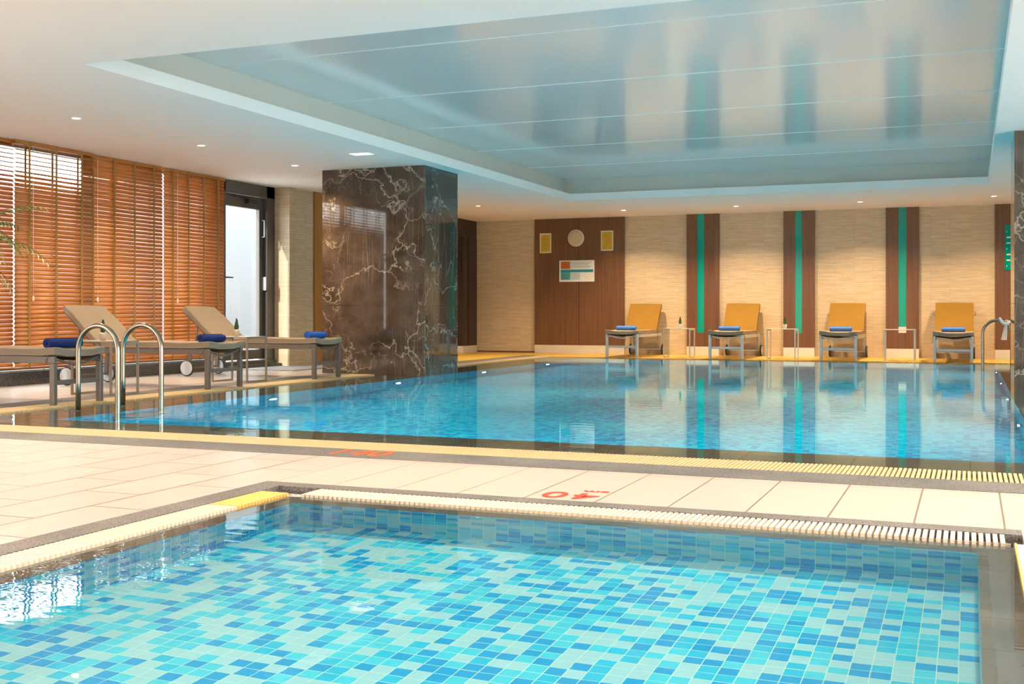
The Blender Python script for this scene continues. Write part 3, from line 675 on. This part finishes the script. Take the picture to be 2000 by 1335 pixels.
# ------------------------------------------------------------ loungers (foot at x=0, head towards +x)
def make_lounger(label, group, fr, seat_m, back_m, L=1.93, ang=40, hinge=1.50, backlen=0.64, loops=False):
    t = thing('sun_lounger', label, 'sun lounger', (0, 0, 0), 0, group); w = 0.305; zt = 0.425
    for s in (-1, 1):
        y0, y1 = sorted((s*w, s*(w-0.035)))
        box_obj('side_rail', (0.0, L-0.08, y0, y1, 0.365, zt), fr, parent=t, bev=0.004)
        y0, y1 = sorted((s*w, s*(w-0.045)))
        box_obj('leg', (0.0, 0.05, y0, y1, 0.0, 0.364), fr, parent=t, bev=0.004)
        bm = bmesh.new()
        y = s*(w-0.02); q = [(L-0.10, 0.38), (L-0.055, 0.38), (L-0.03, 0.09), (L-0.075, 0.09)]
        va = [bm.verts.new((px, y-0.015, pz)) for px, pz in q]; vb = [bm.verts.new((px, y+0.015, pz)) for px, pz in q]
        bm.faces.new(va); bm.faces.new(vb[::-1])
        for k in range(4): bm.faces.new((va[k], va[(k+1) % 4], vb[(k+1) % 4], vb[k]))
        obj('rear_leg', bm, fr, parent=t)
        bm = bmesh.new(); lathe(bm, [(0.075, -0.014), (0.098, -0.014), (0.103, -0.008), (0.103, 0.008), (0.098, 0.014), (0.075, 0.014)], 32, Matrix.Translation((L-0.05, s*(w+0.02), 0.103)) @ Matrix.Rotation(PI/2, 4, 'X'))
        wh = obj('wheel', bm, M['tyre'], parent=t)
        bm = bmesh.new(); lathe(bm, [(0.080, -0.018), (0.090, -0.016), (0.090, 0.016), (0.080, 0.018)], 32, Matrix.Translation((L-0.05, s*(w+0.02), 0.103)) @ Matrix.Rotation(PI/2, 4, 'X'))
        obj('hub_disc', bm, M['hub'], parent=wh)
    box_obj('cross_rail', (0.008, 0.042, -w+0.045, w-0.045, 0.175, 0.215), fr, parent=t, bev=0.003)
    box_obj('head_rail', (L-0.12, L-0.08, -w+0.035, w-0.035, 0.37, 0.41), fr, parent=t)
    box_obj('axle', (L-0.06, L-0.04, -w+0.03, w-0.03, 0.093, 0.113), fr, parent=t)
    # sagging front sling bar
    bm = bmesh.new(); tube(bm, [(0.025, -w+0.045+(2*w-0.09)*k/12, 0.405-0.055*math.sin(PI*k/12)) for k in range(13)], 0.011, 8); obj('curved_bar', bm, fr, parent=t)
    # sling sheet under the cushion
    bm = bmesh.new(); N_ = 12; rows = []
    for i in range(2):
        rows.append([bm.verts.new(((0.06, hinge)[i], -w+0.036+(2*w-0.072)*k/N_, 0.418-0.035*math.sin(PI*k/N_))) for k in range(N_+1)])
    for k in range(N_): bm.faces.new((rows[0][k], rows[0][k+1], rows[1][k+1], rows[1][k])).smooth = True
    geom = bmesh.ops.solidify(bm, geom=bm.faces[:], thickness=0.004)
    obj('sling', bm, M['fabric_d'], parent=t)
    # seat cushion, slightly dished
    bm = rbox(-0.015, hinge, -w-0.008, w+0.008, zt+0.002, zt+0.068, 0.028, 4, cuts=7)
    for v in bm.verts:
        d = 1-min(1, abs(v.co.y)/w)**2
        v.co.z -= 0.012*d*(1 if v.co.x < 0.35 else 0.4)
        if v.co.z > zt+0.04: v.co.z += 0.004*math.sin(v.co.x*9+v.co.y*5)
        if v.co.x < 0.12 and abs(v.co.y) > w-0.08: v.co.z += 0.010
    obj('seat_cushion', bm, seat_m, parent=t, smooth=True)
    # back rest
    a = math.radians(ang); R_ = Matrix.Translation((hinge-0.02, 0, zt+0.01)) @ Matrix.Rotation(-a, 4, 'Y')
    bm = rbox(0.0, backlen, -w-0.008, w+0.008, 0.0, 0.062, 0.028, 4, cuts=7)
    for v in bm.verts:
        v.co.z += 0.005*math.sin(v.co.x*11+v.co.y*7)
    bmesh.ops.transform(bm, matrix=R_, verts=bm.verts[:]); obj('back_cushion', bm, back_m, parent=t, smooth=True)
    bm = bmesh.new()
    for s in (-1, 1): tube(bm, [(0.0, s*(w-0.03), -0.015), (backlen-0.03, s*(w-0.03), -0.015)], 0.013, 8)
    tube(bm, [(backlen-0.03, -w+0.03, -0.015), (backlen-0.03, w-0.03, -0.015)], 0.013, 8)
    bmesh.ops.transform(bm, matrix=R_, verts=bm.verts[:])
    top = R_ @ Vector((backlen*0.55, 0, -0.02))
    for s in (-1, 1): tube(bm, [(top.x, s*(w-0.05), top.z), (L-0.13, s*(w-0.05), 0.40)], 0.010, 8)
    obj('back_frame', bm, fr, parent=t)
    for s in (-1, 1):
        bm = bmesh.new(); tube(bm, [(0.06, s*(w+0.005), 0.43), (0.08, s*(w+0.015), 0.40), (0.10, s*(w+0.012), 0.35), (0.085, s*(w+0.02), 0.31)], 0.004, 6); obj('tie_cord', bm, M['cord'], parent=t)
        bm = bmesh.new(); tube(bm, [(hinge, s*(w+0.005), 0.44), (hinge+0.02, s*(w+0.02), 0.40), (hinge-0.01, s*(w+0.015), 0.33), (hinge+0.02, s*(w+0.018), 0.27)], 0.004, 6); obj('tie_cord', bm, M['cord'], parent=t)
        if loops:
            c = R_ @ Vector((backlen*0.66, s*(w+0.01), 0.03)); bm = bmesh.new()
            tube(bm, [(c.x, c.y+s*0.035*math.sin(PI*k/8), c.z+0.035*math.cos(PI*k/8)) for k in range(9)], 0.005, 6); obj('tie_loop', bm, M['cord'], parent=t)
    return t

LG = 'sun loungers on the left deck'
l1 = make_lounger('taupe lounger nearest the camera on the left deck, cut off by the picture edge', LG, M['frame'], M['fabric'], M['fabric'])
l1.location = (-7.38, 7.96, 0.0015); l1.rotation_euler = (0, 0, PI)
dup(l1, (-7.42, 10.17, 0.0015), PI, 'taupe lounger with raised back in the middle of the left deck, seen behind the handrails', LG)
dup(l1, (-7.38, 12.20, 0.0015), PI, 'taupe lounger with raised back closest to the left marble pillar', LG)
BGp = 'sun loungers against the back wall'
b1 = make_lounger('ochre lounger with silver legs by the wide wood panel, leftmost of back row', BGp, M['frame_l'], M['fabric_d'], M['fabric_y'], L=1.80, ang=52, hinge=1.34, backlen=0.66)
b1.location = (-5.89, 19.93, 0.0015); b1.rotation_euler = (0, 0, PI/2)
dup(b1, (-3.99, 19.93, 0.0015), PI/2, 'ochre lounger with silver legs between the two left teal strips, second in back row')
dup(b1, (-2.08, 19.93, 0.0015), PI/2, 'ochre lounger with silver legs between the two right teal strips, third in back row')
b4 = make_lounger('ochre lounger with tie loops beside its backrest, rightmost of the back row', BGp, M['frame_l'], M['fabric_d'], M['fabric_y'], L=1.80, ang=52, hinge=1.34, backlen=0.66, loops=True)
b4.location = (-0.26, 19.93, 0.0015); b4.rotation_euler = (0, 0, PI/2)

# rolled towels: a spiral sheet of cloth
def towel(loc, rz, length, R, m, label, group, turns=3.2):
    bm = bmesh.new(); n = 70; th = R/(turns+0.6)*0.82; rows = []
    for i in range(n+1):
        f = i/n; a = f*turns*2*PI; r = R*0.10+(R*0.90-th)*f
        c, s = math.cos(a), math.sin(a)
        k = 0.93
        rows.append([(r*c, r*s*k), ((r+th)*c, (r+th)*s*k)])
    ys = [-length/2, -length/2+0.012, 0, length/2-0.012, length/2]; sc_ = [0.93, 1, 1.03, 1, 0.93]
    V = [[[bm.verts.new((y, p[0]*q, p[1]*q+R*0.93)) for p in row] for y, q in zip(ys, sc_)] for row in rows]
    for i in range(n):
        for j in range(4):
            for s in (0, 1): bm.faces.new((V[i][j][s], V[i+1][j][s], V[i+1][j+1][s], V[i][j+1][s])).smooth = True
        for j in (0, 4): bm.faces.new((V[i][j][0], V[i+1][j][0], V[i+1][j][1], V[i][j][1]))
    for i in (0, n):
        for j in range(4): bm.faces.new((V[i][j][0], V[i][j][1], V[i][j+1][1], V[i][j+1][0]))
    o = obj('rolled_towel', bm, m, label=label, cat='towel', group=group); o.location = loc; o.rotation_euler = (0, 0, rz); return o
TG = 'rolled towels on the left loungers'; zt = 0.425+0.062
towel((-7.56, 7.96, zt), PI/2, 0.40, 0.052, M['navy'], 'dark navy rolled towel on the foot of the nearest lounger, left of the handrails', TG)
towel((-7.60, 10.17, zt), PI/2, 0.40, 0.050, M['navy'], 'dark navy rolled towel on the foot of the middle left lounger', TG)
towel((-7.56, 12.20, zt), PI/2, 0.40, 0.050, M['blue'], 'bright blue rolled towel on the lounger beside the left marble pillar', TG)
TB = 'rolled towels on the back loungers'
for x, lb in ((-5.87, 'first'), (-3.97, 'second'), (-2.06, 'third'), (-0.26, 'fourth')):
    towel((x, 20.17, zt+0.002), 0, 0.37, 0.048, M['sky_b'], 'light blue rolled towel on the %s back wall lounger from the left' % lb, TB)

# side tables: two open metal loops and a thin top
def make_table(label, group, m, top):
    t = thing('side_table', label, 'side table', (0, 0, 0), 0, group); a, b, h, r = 0.25, 0.20, 0.532, 0.0095
    for s in (-1, 1):
        x = s*(a-r); bm = bmesh.new()
        for y in (-b+r, b-r): bx(bm, x-r, x+r, y-r, y+r, 0, h-0.012)
        bx(bm, x-r, x+r, -b+2*r, b-2*r, 0, 2*r); bx(bm, x-r, x+r, -b+2*r, b-2*r, h-0.012-2*r, h-0.012)
        obj('side_frame', bm, m, parent=t)
    box_obj('table_top', (-a, a, -b, b, h-0.012, h), top, parent=t, bev=0.003)
    return t
GT = 'side tables between the left loungers'
ta = make_table('bronze metal side table between the two nearest left loungers, behind the handrails', GT, M['table'], M['table']); ta.location = (-7.97, 8.95, 0)
dup(ta, (-7.98, 11.20, 0), 0, 'bronze metal side table between the middle lounger and the one by the pillar', GT)
GB = 'side tables between the back loungers'
tb = make_table('pale metal side table in front of the leftmost teal strip', GB, M['table_l'], M['table_l']); tb.location = (-4.93, 20.37, 0)
dup(tb, (-3.07, 20.37, 0), 0, 'pale metal side table in front of the middle teal strip', GB)
dup(tb, (-1.11, 20.37, 0), 0, 'pale metal side table in front of the rightmost teal strip, nothing on it', GB)

def make_plant(label, group, potm):
    t = thing('potted_cypress', label, 'potted plant', (0, 0, 0), 0, group)
    bm = bmesh.new(); lathe(bm, [(0.026, 0), (0.036, 0.07), (0.037, 0.078), (0.032, 0.078), (0.030, 0.068)], 20); obj('pot', bm, potm, parent=t)
    bm = bmesh.new(); tube(bm, [(0, 0, 0.06), (0, 0, 0.11)], 0.004, 6); obj('stem', bm, M['stem'], parent=t)
    bm = bmesh.new()
    for i in range(300):
        f = random.random(); z = 0.078+0.125*f; r = 0.030*(1-f)**0.8*(0.55+0.45*min(1, f*5)); a = random.uniform(0, 2*PI)
        p = Vector((r*math.cos(a), r*math.sin(a), z)); d = Vector((math.cos(a)*0.5, math.sin(a)*0.5, 1)).normalized()*0.018
        sd = Vector((-math.sin(a), math.cos(a), 0))*0.004
        bm.faces.new([bm.verts.new(q) for q in (p-sd, p+sd, p+d)])
    lathe_b = bmesh.new(); lathe(lathe_b, [(0.012, 0.078), (0.024, 0.10), (0.016, 0.15), (0.004, 0.195)], 12); join(bm, lathe_b)
    obj('foliage', bm, M['leaf'], parent=t)
    return t
PG = 'small potted cypresses on the side tables'
pa = make_plant('small potted cypress in a cream pot on the table between the two nearest left loungers', PG, M['pot']); pa.location = (-7.98, 8.93, 0.532)
dup(pa, (-8.00, 11.17, 0.532), 0.8, 'small potted cypress in a cream pot on the table before the glass door')
pb = make_plant('small potted cypress in a white pot on the table before the leftmost teal strip', PG, M['pot_w']); pb.location = (-4.91, 20.37, 0.532)
dup(pb, (-3.03, 20.37, 0.532), 1.2, 'small potted cypress in a white pot on the table before the middle teal strip')

# tall palm at the left picture edge
t = thing('potted_palm', 'tall thin-leaved potted palm reaching in at the left picture edge, before the blinds', 'potted plant', (-9.36, 8.62, 0))
bm = bmesh.new(); lathe(bm, [(0.10, 0), (0.15, 0.30), (0.155, 0.32), (0.13, 0.32), (0.125, 0.28)], 28); obj('pot', bm, M['black'], parent=t)
bm = bmesh.new(); tube(bm, [(0, 0, 0.26), (0.02, 0.01, 0.8), (0.0, 0.02, 1.35), (0.01, 0, 1.65)], [0.02, 0.016, 0.013, 0.01], 8); obj('trunk', bm, M['stem'], parent=t)
bm = bmesh.new(); bs = bmesh.new()
def frond(az, el, ln, droop, z0, leaflets=16, lw=0.020, ll=0.20):
    pts = []; p = Vector((0, 0, z0)); d = Vector((math.cos(az)*math.cos(el), math.sin(az)*math.cos(el), math.sin(el)))
    for k in range(13):
        pts.append(p.copy()); p = p+d*ln/12; d = (d+Vector((0, 0, -droop/12))).normalized()
    tube(bs, pts, [0.005*(1-k/14) for k in range(13)], 6)
    for k in range(2, 13):
        for s in (-1, 1):
            tdir = (pts[min(k+1, 12)]-pts[k-1]).normalized(); sd = tdir.cross(Vector((0, 0, 1))).normalized()*s
            q = pts[k]; L2 = ll*(1-abs(k-6)/11); tip = q+sd*L2*0.55+tdir*L2*0.6+Vector((0, 0, -L2*0.45)); mid = q+(tip-q)*0.5+Vector((0, 0, 0.012)); wd = tdir*lw*0.6
            a, b_, c, d_, e = [bm.verts.new(v) for v in (q, mid-wd, tip, mid+wd, q+Vector((0, 0, 0.002)))]
            bm.faces.new((a, b_, c, d_)); bm.verts.remove(e)
for az, el, ln, dr, z0 in ((0.3, 0.25, 0.85, 1.2, 1.55), (0.75, 0.9, 0.75, 1.3, 1.62), (-0.3, 0.5, 0.7, 1.9, 1.5), (1.5, 0.8, 0.6, 1.4, 1.6), (2.6, 1.2, 0.35, 1.3, 1.6), (3.8, 1.2, 0.35, 1.5, 1.6), (4.7, 0.6, 0.7, 1.4, 1.6), (5.6, 0.9, 0.8, 1.2, 1.62), (0.1, -0.1, 0.6, 1.2, 1.35), (0.6, 0.1, 0.55, 1.6, 1.7)):
    frond(az, el, ln, dr, z0)
obj('leaves', bm, M['leaf_p'], parent=t); obj('leaf_stalks', bs, M['stem'], parent=t)

# ------------------------------------------------------------ pool handrails
def handrail(x0, x1, y, h, label, r=0.0215, zl=-0.035, group=None, flip=False):
    """x0 foot stands on the ledge, x1 leg goes down into the pool"""
    t = thing('pool_handrail', label, 'handrail', (x0, y, zl), 0, group); w = x1-x0; R = abs(w)/2; s = 1 if w > 0 else -1
    top = h-zl-R-r
    pts = [(0, 0, 0), (0, 0, top*0.5), (0, 0, top)]
    pts += [(s*(R-R*math.cos(PI*k/18)), 0, top+R*math.sin(PI*k/18)) for k in range(1, 18)]
    pts += [(w, 0, top), (w, 0, top*0.4), (w, 0, -0.55), (w-s*0.03, 0, -0.68), (w-s*0.12+0*s, 0, -0.72)]
    bm = bmesh.new(); tube(bm, pts, r, 16); obj('bent_tube', bm, M['steel'], parent=t)
    bm = bmesh.new(); lathe(bm, [(r+0.018, 0.0), (r+0.016, 0.008), (r+0.002, 0.012), (r+0.0015, 0.03)], 24); obj('base_collar', bm, M['steel'], parent=t)
    return t
HG = 'steel handrails at the left side of the pool'
handrail(-6.90, -6.485, 7.43, 0.722, 'arched steel handrail in the left foreground, left one of the pair', group=HG)
handrail(-6.90, -6.485, 7.97, 0.722, 'arched steel handrail in the left foreground, right one of the pair', group=HG)
handrail(0.56, 0.17, 18.1, 0.722, 'arched steel handrail with a white cloth knotted on it, beside the right pillar')
# pool steps hanging between each pair of rails, under water
for nm, x0, x1, y0, y1 in (('left', -6.535, -6.36, 7.46, 7.94),):
    for k, z in enumerate((-0.32, -0.56)):
        box_obj('pool_step', (x0, x1, y0, y1, z-0.02, z), M['steel_plate'], label='steel ladder tread under water between the paired left handrails, %s one' % ('upper', 'lower')[k], cat='pool step', group='treads of the left pool ladder')

t = thing('knotted_cloth', 'white cloth knotted round the top of the right handrail, tail hanging down', 'cloth', (0.50, 18.1, 0.66))
bm = bmesh.new(); tube(bm, [(-0.10, 0.0, 0.075), (-0.085, -0.03, 0.04), (-0.05, -0.045, 0.0), (0.0, -0.04, -0.01), (0.03, 0.0, 0.02), (0.0, 0.04, 0.03), (-0.05, 0.04, 0.02), (-0.09, 0.02, 0.05)], [0.018, 0.02, 0.022, 0.026, 0.02, 0.02, 0.02, 0.014], 10); obj('knot', bm, M['cloth'], parent=t, smooth=True)
bm = bmesh.new(); rows = []
for i in range(10):
    f = i/9; z = -0.01-0.235*f; wd = 0.018+0.022*f
    rows.append([bm.verts.new((-0.015-0.03*f+wd*(j/4-0.5)*2, -0.05+0.010*math.sin(j*1.9+f*3), z)) for j in range(5)])
for A, B in zip(rows, rows[1:]):
    for j in range(4): bm.faces.new((A[j], A[j+1], B[j+1], B[j])).smooth = True
bmesh.ops.solidify(bm, geom=bm.faces[:], thickness=0.005); obj('hanging_tail', bm, M['cloth'], parent=t, smooth=True)

# ------------------------------------------------------------ painted depth marks
def text(body, loc, size, rz, m, label, sx=1.0, sy=1.0, cat='depth mark', spacing=1.0):
    cu = bpy.data.curves.new('t', 'FONT'); cu.body = body; cu.size = size; cu.extrude = 0.0008; cu.align_x = 'CENTER'; cu.align_y = 'CENTER'; cu.offset = size*0.008; cu.space_character = spacing
    tmp = bpy.data.objects.new('t', cu); sc.collection.objects.link(tmp); dg = bpy.context.evaluated_depsgraph_get(); dg.update()
    me = bpy.data.meshes.new_from_object(tmp.evaluated_get(dg)); bpy.data.objects.remove(tmp)
    me.materials.clear(); me.materials.append(m)
    me.transform(Matrix.Diagonal((sx, sy, 1, 1)))
    o = bpy.data.objects.new('painted_depth_mark', me); sc.collection.objects.link(o); o.location = loc; o.rotation_euler = (0, 0, rz)
    if label: o['label'] = label; o['category'] = cat
    return o
tk = thing('painted_depth_mark', 'small red 40 cm depth mark painted upside down beside the paddling pool', 'depth mark', (-1.63, 4.75, 0))
o = text('40', (0.0, -0.02, 0.0018), 0.20, PI, M['red'], None, 1.20, 1.10, spacing=1.15); o.name = 'numerals'; o.parent = tk
o = text('cm', (0.075, 0.115, 0.0018), 0.062, PI, M['red'], None, 1.7, 1.0); o.name = 'unit_letters'; o.parent = tk
text('140', (-3.24, 5.70, 0.0036), 0.26, 0, M['orange_red'], 'worn orange-red depth numerals painted on the grey strip beside the large pool', 1.0, 1.25)

# ------------------------------------------------------------ lamps
def downlight(x, y, label, power, col, group='recessed ceiling downlights', spread=2.25, real=True):
    t = thing('downlight', label, 'downlight', (x, y, H), 0, group)
    bm = bmesh.new()
    for k in range(32):
        a0, a1 = 2*PI*k/32, 2*PI*(k+1)/32
        q = []
        for r, z in ((0.038, 0), (0.052, -0.004), (0.055, 0)):
            q.append((bm.verts.new((r*math.cos(a0), r*math.sin(a0), z)), bm.verts.new((r*math.cos(a1), r*math.sin(a1), z))))
        for A, B in zip(q, q[1:]): bm.faces.new((A[0], A[1], B[1], B[0]))
    obj('trim_ring', bm, M['white_p'], parent=t)
    bm = bmesh.new(); lathe(bm, [(0.037, -0.001), (0.037, -0.0015)], 24); obj('lens', bm, M['lamp'], parent=t)
    if real:
        l = area_light('lamp', (0, 0, -0.006), (0, 0, 0), 0.07, 0.07, power, col, parent=t, spread=spread, shape='DISK', caustic=True)
    return t
WARM = (1, 0.74, 0.44); GOLD = (1, 0.62, 0.12)
for x, y, lb, p in ((-8.16, 8.76, 'downlight in the soffit nearest the left picture edge', 34), (-8.15, 10.71, 'downlight in the left soffit above the middle left lounger', 34), (-8.13, 12.61, 'downlight in the left soffit just before the marble pillar', 30), (-8.15, 18.58, 'downlight in the soffit behind the left pillar', 40)):
    downlight(x, y, lb, p, WARM)
for x, y, lb, p in ((-5.98, 20.36, 'downlight over the leftmost back lounger', 52), (-3.89, 20.36, 'downlight over the second back lounger', 52), (-1.76, 20.36, 'downlight over the third back lounger', 52), (0.36, 20.2, 'downlight in the soffit corner near the right pillar', 52)):
    downlight(x, y, lb, p, WARM)
for x, y, where in ((-8.15, 4.8, 'left soffit beside the unblinded panes'), (-5.5, 5.1, 'soffit left of the paddling pool, before the coffer'), (-2.7, 5.1, 'soffit over the far left corner of the paddling pool'), (0.1, 5.1, 'soffit over the far right corner of the paddling pool'),
                    (-5.5, 1.5, 'soffit over the deck left of the camera'), (-2.7, 1.5, 'soffit over the near left corner of the paddling pool'), (0.1, 1.5, 'soffit almost straight above the camera'),
                    (2.6, 5.1, 'right soffit nearest the camera'), (2.6, 9, 'right soffit between camera and right pillar'), (2.6, 13, 'right soffit level with the right pillar'), (2.6, 17, 'right soffit behind the right pillar')):
    downlight(x, y, 'added unseen downlight in the '+where, 48, (1, 0.80, 0.58))  # extra downlights out of view, added to light the near deck and pool
t = thing('led_panel', 'slim rectangular white light panel in the soffit in front of the left pillar', 'ceiling light', (-6.79, 11.99, H))
bm = bmesh.new(); bx(bm, -0.13, 0.13, -0.085, 0.085, -0.003, -0.001)
obj('diffuser', bm, M['led'], parent=t, loc=None); boxes('rim', [(-0.14, -0.13, -0.095, 0.095, -0.004, 0), (0.13, 0.14, -0.095, 0.095, -0.004, 0), (-0.13, 0.13, -0.095, -0.085, -0.004, 0), (-0.13, 0.13, 0.085, 0.095, -0.004, 0)], M['white_p'], parent=t)

def pool_lamp(loc, rot, label, power, col=(0.95, 1, 0.98)):
    t = thing('underwater_lamp', label, 'pool lamp', loc, 0, 'underwater pool lamps'); t.rotation_euler = rot
    bm = bmesh.new(); lathe(bm, [(0.085, 0), (0.085, 0.02), (0.065, 0.024)], 24); obj('bezel', bm, M['steel'], parent=t)
    bm = bmesh.new(); lathe(bm, [(0.05, 0.0245), (0.042, 0.030)], 24); obj('lens', bm, M['pool_lamp'], parent=t)
    area_light('lamp', (0, 0, 0.035), (PI, 0, 0), 0.12, 0.12, power, col, parent=t, shape='DISK')
for k, y in enumerate((9.7, 12.4, 15.05, 17.7)):
    nth = ('first', 'second', 'third', 'fourth')[k]
    pool_lamp((PX0, y, -0.62), (0, PI/2, 0), 'round underwater lamp in the left wall of the large pool, %s from the near end' % nth, 47)
    pool_lamp((PX1, y, -0.62), (0, -PI/2, 0), 'round underwater lamp in the right wall of the large pool, %s from the near end' % nth, 47)
for x, w_ in ((-5.2, 'left'), (-3.1, 'middle'), (-1.0, 'right')):
    pool_lamp((x, PY0, -0.6), (-PI/2, 0, 0), '%s one of three underwater lamps in the near wall of the large pool' % w_, 42)
